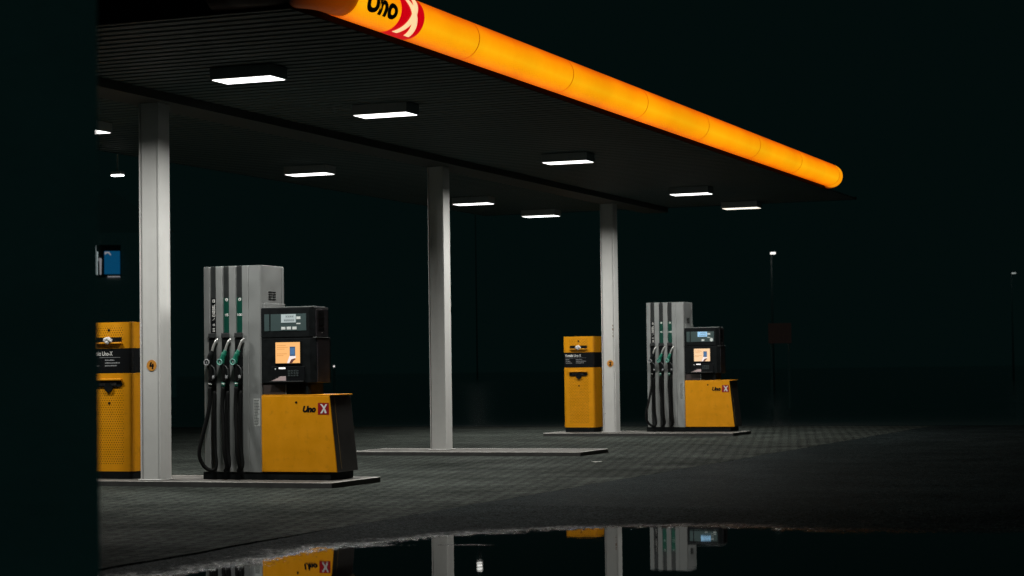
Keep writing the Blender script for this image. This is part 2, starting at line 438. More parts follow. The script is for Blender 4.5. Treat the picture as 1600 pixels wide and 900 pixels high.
def mat_asphalt():
    m = bpy.data.materials.new('wet_asphalt'); m.use_nodes = True
    nt = m.node_tree; N = nt.nodes; L = nt.links
    p = N["Principled BSDF"]
    tc = N.new("ShaderNodeTexCoord")
    vo = N.new("ShaderNodeTexVoronoi"); vo.inputs["Scale"].default_value = 85
    L.new(tc.outputs["Object"], vo.inputs["Vector"])
    hs = N.new("ShaderNodeSeparateColor"); L.new(vo.outputs["Color"], hs.inputs[0])
    mr = N.new("ShaderNodeMapRange"); mr.inputs["To Min"].default_value = 0.006; mr.inputs["To Max"].default_value = 0.045
    L.new(hs.outputs[0], mr.inputs["Value"])
    n1 = N.new("ShaderNodeTexNoise"); n1.inputs["Scale"].default_value = 1.1; n1.inputs["Detail"].default_value = 7
    L.new(tc.outputs["Object"], n1.inputs["Vector"])
    m1 = N.new("ShaderNodeMapRange"); m1.inputs["From Min"].default_value = 0.3; m1.inputs["From Max"].default_value = 0.7
    m1.inputs["To Min"].default_value = 0.7; m1.inputs["To Max"].default_value = 1.25
    L.new(n1.outputs["Fac"], m1.inputs["Value"])
    n5 = N.new("ShaderNodeTexNoise"); n5.inputs["Scale"].default_value = 13; n5.inputs["Detail"].default_value = 6; n5.inputs["Roughness"].default_value = 0.8
    L.new(tc.outputs["Object"], n5.inputs["Vector"])
    m5 = N.new("ShaderNodeMapRange"); m5.inputs["From Min"].default_value = 0.33; m5.inputs["From Max"].default_value = 0.67
    m5.inputs["To Min"].default_value = 0.25; m5.inputs["To Max"].default_value = 1.75
    L.new(n5.outputs["Fac"], m5.inputs["Value"])
    m6 = N.new("ShaderNodeMath"); m6.operation = 'MULTIPLY'; L.new(m1.outputs[0], m6.inputs[0]); L.new(m5.outputs[0], m6.inputs[1])
    mu = N.new("ShaderNodeMath"); mu.operation = 'MULTIPLY'; L.new(mr.outputs[0], mu.inputs[0]); L.new(m6.outputs[0], mu.inputs[1])
    cc = N.new("ShaderNodeVectorMath"); cc.operation = 'SCALE'; cc.inputs[0].default_value = (0.76, 1.0, 1.02)
    L.new(mu.outputs[0], cc.inputs["Scale"]); L.new(cc.outputs[0], p.inputs["Base Color"])
    # wet at the water's edge, drier higher up
    ge = N.new("ShaderNodeNewGeometry"); sz = N.new("ShaderNodeSeparateXYZ"); L.new(ge.outputs["Position"], sz.inputs[0])
    wr = N.new("ShaderNodeMapRange"); wr.inputs["From Min"].default_value = WATER_Z + 0.0005; wr.inputs["From Max"].default_value = WATER_Z + 0.005
    wr.inputs["To Min"].default_value = 0.16; wr.inputs["To Max"].default_value = 0.5
    L.new(sz.outputs["Z"], wr.inputs["Value"]); L.new(wr.outputs[0], p.inputs["Roughness"])
    ws = N.new("ShaderNodeMapRange"); ws.inputs["From Min"].default_value = WATER_Z + 0.0005; ws.inputs["From Max"].default_value = WATER_Z + 0.005
    ws.inputs["To Min"].default_value = 0.05; ws.inputs["To Max"].default_value = 0.003
    L.new(sz.outputs["Z"], ws.inputs["Value"]); L.new(ws.outputs[0], p.inputs["Specular IOR Level"])
    bp = N.new("ShaderNodeBump"); bp.inputs["Strength"].default_value = 0.7; bp.inputs["Distance"].default_value = 0.005
    L.new(vo.outputs["Distance"], bp.inputs["Height"]); bp.invert = True
    L.new(bp.outputs[0], p.inputs["Normal"])
    return m

WATER_Z = -0.022
SHORE = [(-7.6, 10.2), (-7.1, 10.6), (-6.96, 10.82), (-6.74, 10.98), (-6.66, 11.40), (-6.62, 11.78), (-6.65, 12.06), (-6.68, 12.46), (-6.67, 13.15),
         (-6.43, 13.49), (-6.34, 13.85), (-6.24, 14.22), (-6.02, 14.55), (-5.64, 15.02), (-5.1, 15.40), (-4.5, 15.58),
         (-4.18, 15.48), (-3.83, 15.32), (-3.42, 15.28), (-2.95, 15.33), (-2.0, 15.5), (-1.2, 15.4), (-0.4, 15.0), (0.2, 14.0), (0.3, 12.5), (-0.3, 10.8), (-3.0, 9.6), (-5.0, 9.2), (-7.0, 9.5)]

SHORE = [(x*1.013, y*1.013) for x, y in SHORE]
def vnoise(X, Y, cell, seed):
    rng = np.random.RandomState(seed)
    T = rng.rand(256, 256)
    gx = X / cell; gy = Y / cell
    ix = np.floor(gx).astype(int); iy = np.floor(gy).astype(int)
    fx = gx - ix; fy = gy - iy
    fx = fx*fx*(3-2*fx); fy = fy*fy*(3-2*fy)
    def t(a, b): return T[a % 256, b % 256]
    return (t(ix, iy)*(1-fx)*(1-fy) + t(ix+1, iy)*fx*(1-fy) + t(ix, iy+1)*(1-fx)*fy + t(ix+1, iy+1)*fx*fy) - 0.5

def shore_dist(X, Y):
    """signed distance to the puddle outline, positive on dry land"""
    P = np.array(SHORE); Q = np.roll(P, -1, axis=0)
    best = np.full(X.shape, 1e9); inside = np.zeros(X.shape, bool)
    for (ax, ay), (bx, by) in zip(P, Q):
        dx, dy = bx-ax, by-ay
        t = np.clip(((X-ax)*dx + (Y-ay)*dy) / (dx*dx+dy*dy), 0, 1)
        d = (X-ax-t*dx)**2 + (Y-ay-t*dy)**2
        best = np.minimum(best, d)
        c = (ay > Y) != (by > Y)
        xi = ax + (Y-ay) / (by-ay if by != ay else 1e-9) * dx
        inside ^= c & (X < xi)
    d = np.sqrt(best)
    return np.where(inside, -d, d)

def grid_mesh(name, xs, ys, Z, material):
    nx, ny = len(xs), len(ys)
    X, Y = np.meshgrid(xs, ys)
    co = np.stack([X, Y, Z], -1).reshape(-1, 3).astype(np.float32)
    i = (np.arange(ny-1)[:, None]*nx + np.arange(nx-1)[None, :]).reshape(-1)
    quads = np.stack([i, i+1, i+nx+1, i+nx], -1).astype(np.int32)
    me = bpy.data.meshes.new(name)
    me.vertices.add(len(co)); me.vertices.foreach_set("co", co.ravel())
    me.loops.add(quads.size); me.loops.foreach_set("vertex_index", quads.ravel())
    me.polygons.add(len(quads)); me.polygons.foreach_set("loop_start", np.arange(0, quads.size, 4, dtype=np.int32))
    me.polygons.foreach_set("loop_total", np.full(len(quads), 4, np.int32))
    me.update(); me.validate()
    me.materials.append(material)
    o = bpy.data.objects.new(name, me)
    return link(o)

PAVE_X = -7.45
dx = 0.0105
xs = np.concatenate([[-500, -120, -60, -30, -15, -9], np.arange(-7.62, -1.0, dx), np.arange(-0.98, 1.2, 0.05), [1.5, 3, 8, 20, 60, 150, 500]])
ys = np.concatenate([[-60, -20, 0, 5, 8, 9.5], np.arange(10.4, 17.6, dx), [18, 19, 21, 24, 28, 34, 40, 50, 70, 110, 200, 400, 900]])
X, Y = np.meshgrid(xs, ys)
S = shore_dist(X, Y) + 0.10*vnoise(X, Y, 0.35, 1) + 0.05*vnoise(X, Y, 0.12, 2)
# low bar that just breaks the surface
bar = np.exp(-(((X+5.88)/0.26)**2 + ((Y-13.75-0.28*(X+5.88))/0.045)**2))
Hh = WATER_Z + np.clip(0.016*S, -0.03, 0.0205) + np.where(S < 0, 0.0050 - np.clip(0.016*S, -0.03, 0), 0)*bar
g = 0.0050*vnoise(X, Y, 0.026, 3) + 0.0035*vnoise(X, Y, 0.0125*1.1, 4) + 0.003*vnoise(X, Y, 0.16, 5)
dense = ((X > -7.7) & (X < 0.9) & (Y > 10.3) & (Y < 17.7)).astype(float)
Hh = np.where(dense > 0, Hh + g, np.minimum(Hh, -0.0005))
Hh = np.where(X < PAVE_X - 0.03, -0.05, Hh)
ground = grid_mesh('ground', xs, ys, Hh, mat_asphalt())
tag(ground, 'dark wet asphalt ground around the puddle and out to the night', kind='structure')

# paving: its outer edge wanders a little
bm = NB()
ey = np.concatenate([np.arange(-10, 60, 0.5), [60, 75]])
prev = None
for y in ey:
    w = PAVE_X + 0.02*math.sin(y*1.7) + 0.012*math.sin(y*4.1+1)
    a = bm.verts.new((-70, y, 0.0)); b = bm.verts.new((w, y, 0.0)); c = bm.verts.new((w+0.005, y, -0.04))
    if prev:
        bm.faces.new([prev[0], prev[1], b, a]); bm.faces.new([prev[1], prev[2], c, b])
    prev = (a, b, c)
tag(obj('paving', bm, mat_paving()), 'grey block paving of the forecourt', kind='structure')

def mat_reflector():
    m = bpy.data.materials.new('far_reflector'); m.use_nodes = True
    nt = m.node_tree; N = nt.nodes; L = nt.links
    p = N["Principled BSDF"]
    p.inputs["Base Color"].default_value = (0.05, 0.052, 0.052, 1)
    p.inputs["Specular IOR Level"].default_value = 0.6
    tc = N.new("ShaderNodeTexCoord")
    nz = N.new("ShaderNodeTexNoise"); nz.inputs["Scale"].default_value = 0.35; nz.inputs["Detail"].default_value = 6
    L.new(tc.outputs["Object"], nz.inputs["Vector"])
    mr = N.new("ShaderNodeMapRange"); mr.inputs["From Min"].default_value = 0.3; mr.inputs["From Max"].default_value = 0.7
    mr.inputs["To Min"].default_value = 0.10; mr.inputs["To Max"].default_value = 0.26
    L.new(nz.outputs["Fac"], mr.inputs["Value"]); L.new(mr.outputs[0], p.inputs["Roughness"])
    return m
bm = NB()
vs = [bm.verts.new(p) for p in ((-480, 41.5, 0.004), (2.2, 41.5, 0.004), (2.2, -40, 0.004), (480, -40, 0.004), (480, 880, 0.004), (-480, 880, 0.004))]
bm.faces.new(vs)  # smooth sheet added so the far ground mirrors the sky
tag(obj('reflector', bm, mat_reflector()), 'smooth dark road around the forecourt fading into the night', kind='structure')

# water
def mat_water():
    m = bpy.data.materials.new('puddle_water'); m.use_nodes = True
    nt = m.node_tree; N = nt.nodes; L = nt.links
    p = N["Principled BSDF"]
    p.inputs["Base Color"].default_value = (0.006, 0.007, 0.007, 1)
    p.inputs["Roughness"].default_value = 0.012
    p.inputs["IOR"].default_value = 1.36
    tc = N.new("ShaderNodeTexCoord")
    nz = N.new("ShaderNodeTexNoise"); nz.inputs["Scale"].default_value = 5; nz.inputs["Detail"].default_value = 2
    L.new(tc.outputs["Object"], nz.inputs["Vector"])
    bp = N.new("ShaderNodeBump"); bp.inputs["Strength"].default_value = 0.02; bp.inputs["Distance"].default_value = 0.01
    L.new(nz.outputs["Fac"], bp.inputs["Height"]); L.new(bp.outputs[0], p.inputs["Normal"])
    return m
bm = NB()
SS = np.array(SHORE); cen = SS.mean(0)
vs = [bm.verts.new((x + 0.45*(x-cen[0])/np.hypot(x-cen[0], y-cen[1]), y + 0.45*(y-cen[1])/np.hypot(x-cen[0], y-cen[1]), WATER_Z)) for x, y in SHORE]
bm.faces.new(vs)
tag(obj('puddle', bm, mat_water()), 'still rain puddle mirroring the lit forecourt', kind='structure')

# --------------------------------------------------------------- islands
ISL = [(19.69, 'nearest low pump island, carrying column 4 and the closest pump'),
       (27.44, 'middle low pump island with only a bare column standing on it'),
       (35.53, 'farthest low pump island, carrying column 2 and the far pump')]
ISL_Z = 0.06
def island_mesh(parent):
    bm = NB(); box(bm, -1.82, 1.79, 0.03, 1.19, 0.0, ISL_Z-0.002); obj('slab', bm, M['concrete'], parent)
    bm = NB()
    # steel edging: pale worn top, upright face coloured dark as the shadow gap below it
    box(bm, -1.85, 1.82, 0.0, 0.028, 0, ISL_Z-0.008); box(bm, -1.85, 1.82, 1.192, 1.22, 0, ISL_Z-0.008)
    box(bm, 1.792, 1.82, 0.029, 1.191, 0, ISL_Z-0.008); box(bm, -1.85, -1.822, 0.029, 1.191, 0, ISL_Z-0.008)
    obj('kerb_face', bm, M['kerbface'], parent)
    bm = NB()
    box(bm, -1.85, 1.82, 0.0, 0.030, ISL_Z-0.007, ISL_Z, 0.002); box(bm, -1.85, 1.82, 1.19, 1.22, ISL_Z-0.007, ISL_Z, 0.002)
    box(bm, 1.79, 1.82, 0.031, 1.189, ISL_Z-0.007, ISL_Z, 0.002); box(bm, -1.85, -1.82, 0.031, 1.189, ISL_Z-0.007, ISL_Z, 0.002)
    obj('steel_edging', bm, M['edge'], parent)
for i, (y, lab) in enumerate(ISL):
    if i == 0:
        isl0 = empty('pump_island', (-11.83, y, 0), lab, 'pump island', 'low pump islands under the canopy')
        island_mesh(isl0)
    else:
        c = copy_tree(isl0); c.location = (-11.78, y, 0); tag(c, lab)

# --------------------------------------------------------------- columns
CTOP = 4.35
def make_column():
    root = empty('canopy_column', (-12.38, 19.85, ISL_Z))
    bm = NB()
    h = CTOP - ISL_Z
    # boxed H-section: two flanges facing left and right, cover plate set back between them
    box(bm, -0.13, -0.116, 0, 0.24, 0.012, h, 0.003, 1)
    box(bm, 0.112, 0.13, 0, 0.24, 0.012, h, 0.003, 1)
    obj('flange', bm, M['colpaint'], root)
    bm = NB(); box(bm, -0.109, 0.105, 0.014, 0.226, 0.012, h); obj('cover_plate', bm, M['colpaint'], root)
    bm = NB(); box(bm, -0.15, 0.15, -0.02, 0.26, 0, 0.012, 0.003, 1); obj('base_plate', bm, M['colpaint'], root)
    return root
def number_disc(root, digit, dz, dxx):
    bm = NB(); disc_y(bm, dxx, dz, 0.063, 0.009, 0.0135, 28)
    d = obj('number_disc', bm, M['orange_disc'], root)
    if digit == '4':
        bm = NB()       # open-topped 4 of three fat strokes
        prism(bm, [(dxx-0.028, dz-0.012), (dxx-0.006, dz-0.012), (dxx+0.004, dz+0.036), (dxx-0.014, dz+0.036)], 0.0064, 0.0085)
        prism(bm, [(dxx-0.0055, dz-0.012), (dxx+0.030, dz-0.012), (dxx+0.031, dz+0.002), (dxx-0.003, dz+0.002)], 0.0064, 0.0085)
        prism(bm, [(dxx+0.006, dz-0.038), (dxx+0.022, dz-0.038), (dxx+0.027, dz+0.020), (dxx+0.012, dz+0.020)], 0.0060, 0.0088)
    else:
        bm = text_bm(digit, 0.1, 0.001, 0.006, shear=0.1)
        fit(bm, dxx-0.028, dxx+0.028, dz-0.036, dz+0.036, 0.0070)
    obj('numeral', bm, M['label_black'], d)
col1 = make_column()
CG = 'white steel columns carrying the canopy'
tag(col1, 'white steel column numbered 4, beside the nearest pump', 'column', CG)
col2 = copy_tree(col1); col2.location = (-12.47, 28.08, ISL_Z)
tag(col2, 'plain white column without a number, alone on the middle island', 'column', CG)
col3 = copy_tree(col1); col3.location = (-12.485, 36.02, ISL_Z)
tag(col3, 'white column numbered 2 with rust spots, beside the far pump', 'column', CG)
number_disc(col1, '4', 1.36-ISL_Z, 0.016)
number_disc(col3, '2', 1.345-ISL_Z, 0.028)
bm = NB()
for z, s in ((2.0, 0.02), (1.93, 0.028), (1.86, 0.015), (1.80, 0.02), (0.35, 0.012), (0.9, 0.008)):
    x0 = 0.088 if z > 1 else -0.09
    disc_y(bm, x0, z, s*0.55, 0.0115, 0.0139, 8, s*0.4)
    disc_y(bm, x0+0.004, z-s*0.9, s*0.3, 0.012, 0.0139, 7)
obj('rust_spot', bm, M['rust'], col3)

# --------------------------------------------------------------- canopy
CX0, CX1, CY0, CY1, CZ = -16.1, -8.33, 15.65, 38.75, 4.45
canopy = empty('canopy', ((CX0+CX1)/2, (CY0+CY1)/2, CZ), 'dark ribbed flat canopy roof over the pumps', 'canopy')
def at_canopy(bm):
    off = Vector(canopy.location)
    for v in bm.verts: v.co -= off
    return bm
bm = NB()
pitch = 0.215
y = CY0
prof = []
while y < CY1:
    prof += [(y, 0.0), (y+pitch*0.62, 0.0), (y+pitch*0.70, 0.035), (y+pitch*0.92, 0.035)]
    y += pitch
for xa, xb in ((CX0, -12.62), (-12.12, CX1)):
    pa = [(bm.verts.new((xa, py, CZ+pz)), bm.verts.new((xb, py, CZ+pz))) for py, pz in prof]
    for a, b in zip(pa, pa[1:]):
        bm.faces.new([a[0], a[1], b[1], b[0]])
obj('soffit', at_canopy(bm), M['soffit'], canopy)
bm = NB(); box(bm, -12.62, -12.12, CY0+0.02, CY1-0.02, 4.35, 4.60); obj('beam', at_canopy(bm), M['beam'], canopy)
bm = NB(); box(bm, CX0-0.02, CX1-0.6, CY0-0.02, CY1-0.6, 4.62, 4.72); obj('roof_deck', at_canopy(bm), M['roof'], canopy)
bm = NB()
box(bm, CX1+0.001, CX1+0.02, CY0-0.02, 36.3, 4.44, 4.61); box(bm, CX0-0.05, CX0-0.021, CY0-0.05, CY1+0.005, 4.456, 4.74)
box(bm, CX0-0.02, CX1+0.02, CY0-0.05, CY0-0.021, 4.43, 4.86); box(bm, CX0-0.02, CX1, CY1+0.005, CY1+0.02, 4.445, 4.50)
obj('fascia', at_canopy(bm), M['roof'], canopy)

# --------------------------------------------------------------- light tube
TX, TZ, TR = -8.15, 1.26 + 8.15*0.4163, 0.2014
SEAMS = [16.27, 19.06, 21.86, 24.63, 27.40, 30.19, 32.85, 35.62]
tb = empty('light_tube', (TX, SEAMS[0], TZ), 'long glowing orange tube along the canopy edge with black and red lettering', 'sign light')
for a, b in zip(SEAMS, SEAMS[1:]):
    bm = NB(); tube(bm, [(0, a-SEAMS[0]+0.006, 0), (0, b-SEAMS[0]-0.006, 0)], TR, 48, cap=False)
    for v in bm.verts: v.co.y -= (a-SEAMS[0])
    obj('tube_section', bm, M['tube'], tb, smooth=True, loc=(0, a-SEAMS[0], 0))
for s in SEAMS:
    bm = NB(); tube(bm, [(0, s-SEAMS[0]-0.009, 0), (0, s-SEAMS[0]+0.009, 0)], TR+0.001, 48, cap=False)
    obj('tube_joint', bm, M['seam'], tb, smooth=True)
def elbow(y0, sgn, m):
    bm = NB()
    rad = 0.42
    pts = [(-rad + rad*math.cos(t), sgn*rad*math.sin(t), 0) for t in [R(9*k) for k in range(11)]]
    pts = [(0, 0, 0)] + [(x, y + sgn*0.22, 0) for x, y, z in pts] + [(-0.9, sgn*(rad+0.22), 0)]
    tube(bm, pts, TR-0.003, 40)
    obj('tube_elbow', bm, m, tb, smooth=True, loc=(0, y0-SEAMS[0], 0))
elbow(SEAMS[0], -1, M['cap_near'])
elbow(SEAMS[-1], 1, M['cap_far'])
def wrap(bm, y0, r):
    """flat lettering (x along the tube, z up) rolled onto the tube"""
    for v in bm.verts:
        ang = v.co.z / TR
        rr = r - v.co.y
        v.co = (rr*math.cos(ang), y0 - SEAMS[0] + v.co.x, rr*math.sin(ang))
    return bm
def D(a): return R(a) * TR
bm = text_bm('Uno', 0.3, 0.002, 0.012, res=10)
fit(bm, 0, 0.635, D(-38), D(23), 0)
bmesh.ops.subdivide_edges(bm, edges=[e for e in bm.edges if e.calc_length() > 0.03], cuts=4)
obj('lettering', wrap(bm, 16.46, TR+0.003), M['tube_black'], tb)
def grid_patch(x0, x1, z0, z1, nx=8, nz=40):
    bm = NB()
    g = [[bm.verts.new((x0+(x1-x0)*i/nx, 0, z0+(z1-z0)*j/nz)) for i in range(nx+1)] for j in range(nz+1)]
    for j in range(nz):
        for i in range(nx):
            bm.faces.new([g[j][i], g[j][i+1], g[j+1][i+1], g[j+1][i]])
    return bm
bm = grid_patch(0, 0.52, D(-100), D(88))
rp = obj('logo_panel', wrap(bm, 17.17, TR+0.002), M['tube_red'], tb, smooth=True)
def x_mark(x0, x1, z0, z1, y=0.0, n=10):
    """fat brush-like X: two curved arms that cross"""
    bm = NB()
    w, h = x1-x0, z1-z0
    def strip(pts, wd, yy):
        prev = None
        for k, (px, pz) in enumerate(pts):
            a = bm.verts.new((x0 + w*(px-wd[k]/2), yy, z0 + h*pz)); b = bm.verts.new((x0 + w*(px+wd[k]/2), yy, z0 + h*pz))
            if prev: bm.faces.new([prev[0], prev[1], b, a])
            prev = (a, b)
    T = [k/n for k in range(n+1)]
    # arm falling from upper left to lower right, bowed to the right
    strip([(0.16+0.62*t**0.85+0.06*math.sin(math.pi*t), 1-t) for t in T], [0.25]*(n+1), y)
    strip([(0.86-0.66*t**1.15-0.02*math.sin(math.pi*t), 1-t) for t in T], [0.23]*(n+1), y-0.0008)
    return bm
bm = x_mark(0.03, 0.49, D(-72), D(62), n=36)
obj('logo_letter', wrap(bm, 17.17, TR+0.004), M['tube_white'], rp)

# --------------------------------------------------------------- ceiling lights
LZ = 4.32
def make_light(first=True, dm='diffuser'):
    root = empty('ceiling_light', (0, 0, LZ))
    bm = NB(); box(bm, -0.362, 0.362, -0.18, 0.18, 0.006, 0.128, 0.006)
    obj('housing', bm, M['housing'], root)
    bm = NB(); box(bm, -0.343, 0.343, -0.16, 0.16, 0.0, 0.0055)
    obj('diffuser', bm, M[dm], root)
    return root
RX, LX = -10.385, -14.56
LIGHTS = [
 (RX, 18.61, 'largest and nearest white ceiling light in the row beside the orange tube'),
 (RX, 21.94, 'second ceiling light from the front in the row beside the orange tube'),
 (RX, 28.26, 'middle ceiling light of the row beside the orange tube'),
 (RX, 34.57, 'fourth ceiling light from the front in the row beside the orange tube'),
 (RX-0.07, 38.18, 'thin dim warm ceiling light at the far end beneath the tip of the orange tube'),
 (LX, 18.61, 'ceiling light behind the dark foreground wall, first of the left row'),
 (LX, 21.74, 'ceiling light left of column 4, cut off by the dark foreground wall'),
 (LX, 28.00, 'ceiling light of the left row seen between column 4 and the bare middle column'),
 (LX, 34.52, 'ceiling light just right of the bare middle column, in the left row'),
 (LX, 38.00, 'farthest ceiling light of the left row, between the bare column and column 2'),
]
LAMP_W = 118.0
proto = None
for k, (x, y, lab) in enumerate(LIGHTS):
    if k == 4: o = make_light(dm='diffuser_warm')
    elif proto is None: o = proto = make_light()
    else: o = copy_tree(proto)
    o.location = (x, y, LZ)
    tag(o, lab, 'ceiling light', 'rectangular ceiling lights under the canopy')
for k, (x, y, lab) in enumerate(LIGHTS):
    ld = bpy.data.lights.new('lamp_glow', 'AREA')
    ld.shape = 'RECTANGLE'; ld.size = 0.68; ld.size_y = 0.31
    ld.energy = LAMP_W * (0.3 if k == 4 else 1.0)
    ld.color = (1.0, 0.99, 0.945)
    ld.spread = R(160)
    lo = bpy.data.objects.new('lamp_glow', ld)
    lo.location = (x, y, LZ - 0.004)
    link(lo)

# small lamp at the left edge of the canopy
sl = empty('edge_lamp', (-16.1, 24.98, 4.13), 'tiny white lamp hanging at the left canopy edge beside column 4', 'small lamp')
bm = NB(); box(bm, -0.085, 0.085, -0.05, 0.05, -0.012, 0.012, 0.008); obj('lamp_lens', bm, M['diffuser'], sl)
bm = NB(); box(bm, -0.09, 0.09, -0.055, 0.055, 0.0125, 0.06, 0.01); tube(bm, [(0, 0, 0.05), (0, 0, 0.31)], 0.012, 8); obj('lamp_body', bm, M['housing'], sl)

# --------------------------------------------------------------- fuel pump
def make_pump():
    P = empty('fuel_pump', (-11.02, 20.15, ISL_Z))
    # plinth
    bm = NB(); box(bm, -0.86, 0.765, 0.012, 0.57, 0.0, 0.084, 0.006); obj('plinth', bm, M['black'], P)
    # tower ------------------------------------------------------------
    T0, T1, TB, TT, TD = -0.829, -0.098, 0.085, 2.415, 0.55
    bm = NB()
    box(bm, T0, T1, 0.05, TD, TB, TT, 0.004)
    tower = obj('tower', bm, M['silver'], P)
    fins = [(-0.829, -0.753), (-0.674, -0.586), (-0.504, -0.417), (-0.334, -0.252)]
    for a, b in fins:
        bm = NB(); box(bm, a, b, 0.0, 0.0495, TB, TT-0.002, 0.006); obj('front_strip', bm, M['silver'], P)
    bm = NB(); prism_pts = [(-0.2495, 0.004), (-0.110, 0.004), (-0.098, 0.018), (-0.098, 0.0495), (-0.2495, 0.0495)]
    zprism(bm, prism_pts, TB, TT-0.001); obj('corner_strip', bm, M['silver'], P)
    chan = [(-0.752, -0.675), (-0.585, -0.505), (-0.416, -0.335)]
    kinds = ['d', '95', '100']
    for (a, b), kd in zip(chan, kinds):
        m = (a+b)/2
        bm = NB(); box(bm, a, b, 0.028, 0.0495, TB, TT-0.003); obj('channel', bm, M['channel'], P)
        bm = NB(); box(bm, a+0.002, b-0.002, 0.0245, 0.0275, 1.66, 2.055)
        lb = obj('fuel_label', bm, M['label_black' if kd == 'd' else 'label_green'], P)
        if kd == 'd':
            t = text_bm('DIESEL', 0.05, 0.0008, 0.0012)
            # turned to read upwards
            for v in t.verts: v.co = (-v.co.z, v.co.y, v.co.x)
            fit(t, m-0.018, m+0.018, 1.845, 1.985, 0.0235); obj('label_text', t, M['white'], lb)
            t = NB()
            box(t, m-0.016, m+0.016, 0.0225, 0.0235, 2.005, 2.04, 0.0); obj('label_emblem', t, M['white'], lb)
            t = text_bm('B', 0.03, 0.0006, 0.001); fit(t, m-0.007, m+0.007, 2.012, 2.033, 0.0215); obj('label_text', t, M['label_black'], lb)
            t = NB(); prism(t, [(m-0.018, 1.80), (m-0.012, 1.80), (m+0.018, 1.83), (m+0.012, 1.83)], 0.0225, 0.0235)
            obj('label_mark', t, M['white'], lb)
            for hw, za, zb in ((0.014, 1.755, 1.762), (0.014, 1.74, 1.747), (0.016, 1.700, 1.712), (0.016, 1.675, 1.687)):
                t = NB(); box(t, m-hw, m+hw, 0.0225, 0.0235, za, zb); obj('label_bar', t, M['white'], lb)
        else:
            t = NB(); disc_y(t, m, 2.033, 0.018, 0.0222, 0.0235, 18); em = obj('label_emblem', t, M['white'], lb)
            t = text_bm('E', 0.03, 0.0005, 0.001); fit(t, m-0.006, m+0.006, 2.025, 2.041, 0.0214); obj('label_text', t, M['label_green'], lb)
            t = text_bm(kd, 0.05, 0.0008, 0.0015); w = 0.021 if kd == '95' else 0.031
            fit(t, m-w, m+w, 1.846, 1.876, 0.0235); obj('label_text', t, M['white'], lb)
        # holster: open black box with a hood
        bm = NB()
        box(bm, a-0.008, b+0.008, -0.012, 0.0275, 1.06, 1.60, 0.004)
        obj('holster', bm, M['black'], P)
        bm = NB(); prism(bm, [(a-0.010, 1.603), (b+0.010, 1.603), (b+0.006, 1.655), (a-0.006, 1.655)], -0.028, 0.027, 0.004)
        obj('holster_hood', bm, M['channel'], P)
        # nozzle ------------------------------------------------------
        cx, cz = m-0.030, 1.325
        body = 'black' if kd == 'd' else 'green'
        bm = NB()
        tube(bm, spline([(cx+0.002, -0.055, cz-0.015), (cx+0.016, -0.058, cz+0.045), (cx+0.042, -0.055, cz+0.105), (cx+0.052, -0.05, cz+0.13)], 5),
             [0.032]*5 + [0.030]*5 + [0.024]*5 + [0.020], 12)
        nz = obj('nozzle', bm, M[body], P, smooth=True)
        bm = NB()
        tube(bm, spline([(cx+0.046, -0.05, cz+0.12), (cx+0.066, -0.05, cz+0.18), (cx+0.092, -0.045, cz+0.235), (cx+0.113, -0.03, cz+0.265)], 5),
             [0.0145]*11 + [0.013]*4 + [0.008], 12); obj('spout', bm, M['chrome'], nz, smooth=True)
        bm = NB()
        # swivel ring facing the driver
        n = 24
        for k in range(n):
            pass
        ring = [(cx + 0.031*math.cos(2*math.pi*k/24), -0.094, cz + 0.031*math.sin(2*math.pi*k/24)) for k in range(25)]
        tube(bm, ring, 0.0075, 8, cap=False)
        obj('swivel_ring', bm, M['greyprint' if kd == 'd' else 'ringgreen'], nz, smooth=True)
        bm = NB(); disc_y(bm, cx, cz, 0.030, -0.092, -0.05, 20); obj('swivel_face', bm, M['label_black' if kd == 'd' else 'green'], nz)
        bm = NB(); box(bm, cx-0.006, cx+0.006, -0.0935, -0.0925, cz-0.012, cz+0.012); obj('swivel_mark', bm, M['greyprint'], nz)
        # grip, trigger guard
        bm = NB()
        tube(bm, spline([(cx+0.005, -0.055, cz-0.02), (cx+0.022, -0.05, cz-0.09), (cx+0.026, -0.045, cz-0.17), (cx+0.018, -0.045, cz-0.22)], 5), 0.026, 10)
        obj('grip', bm, M['hose'], nz, smooth=True)
        bm = NB()
        tube(bm, spline([(cx+0.035, -0.06, cz-0.03), (cx+0.085, -0.065, cz-0.08), (cx+0.092, -0.065, cz-0.16), (cx+0.05, -0.06, cz-0.21)], 6), 0.008, 8)
        obj('trigger_guard', bm, M['channel'], nz, smooth=True)
        bm = NB(); box(bm, cx+0.062, cx+0.088, -0.085, -0.06, cz-0.185, cz-0.15, 0.006); obj('trigger', bm, M['greyprint'], nz)
        bm = NB(); tube(bm, [(cx+0.018, -0.045, cz-0.222), (cx+0.017, -0.046, cz-0.285)], 0.021, 12); obj('hose_coupling', bm, M['black' if kd == 'd' else 'green'], nz, smooth=True)
        bm = NB(); tube(bm, [(cx+0.0175, -0.046, cz-0.240), (cx+0.0172, -0.046, cz-0.250)], 0.023, 12); obj('hose_clip', bm, M['chrome'], nz, smooth=True)
        # hose: down, a loop near the plinth, back up the channel
        sw = {'d': -0.10, '95': 0.06, '100': 0.05}[kd]
        hx = cx+0.017
        pts = [(hx, -0.046, cz-0.28), (hx-0.005, -0.06, cz-0.5), (hx+sw*0.55, -0.10, 0.55), (hx+sw, -0.13, 0.30), (hx+sw*0.8+0.03, -0.11, 0.155),
               (m+0.02, -0.07, 0.105), (m+0.055, -0.04, 0.17), (m+0.02, -0.02, 0.40), (m+0.012, -0.012, 0.72), (m+0.012, 0.015, 1.0)]
        bm = NB(); tube(bm, spline(pts, 8), 0.022, 12); obj('hose', bm, M['hose'], P, smooth=True)
    # side vent
    bm = NB()
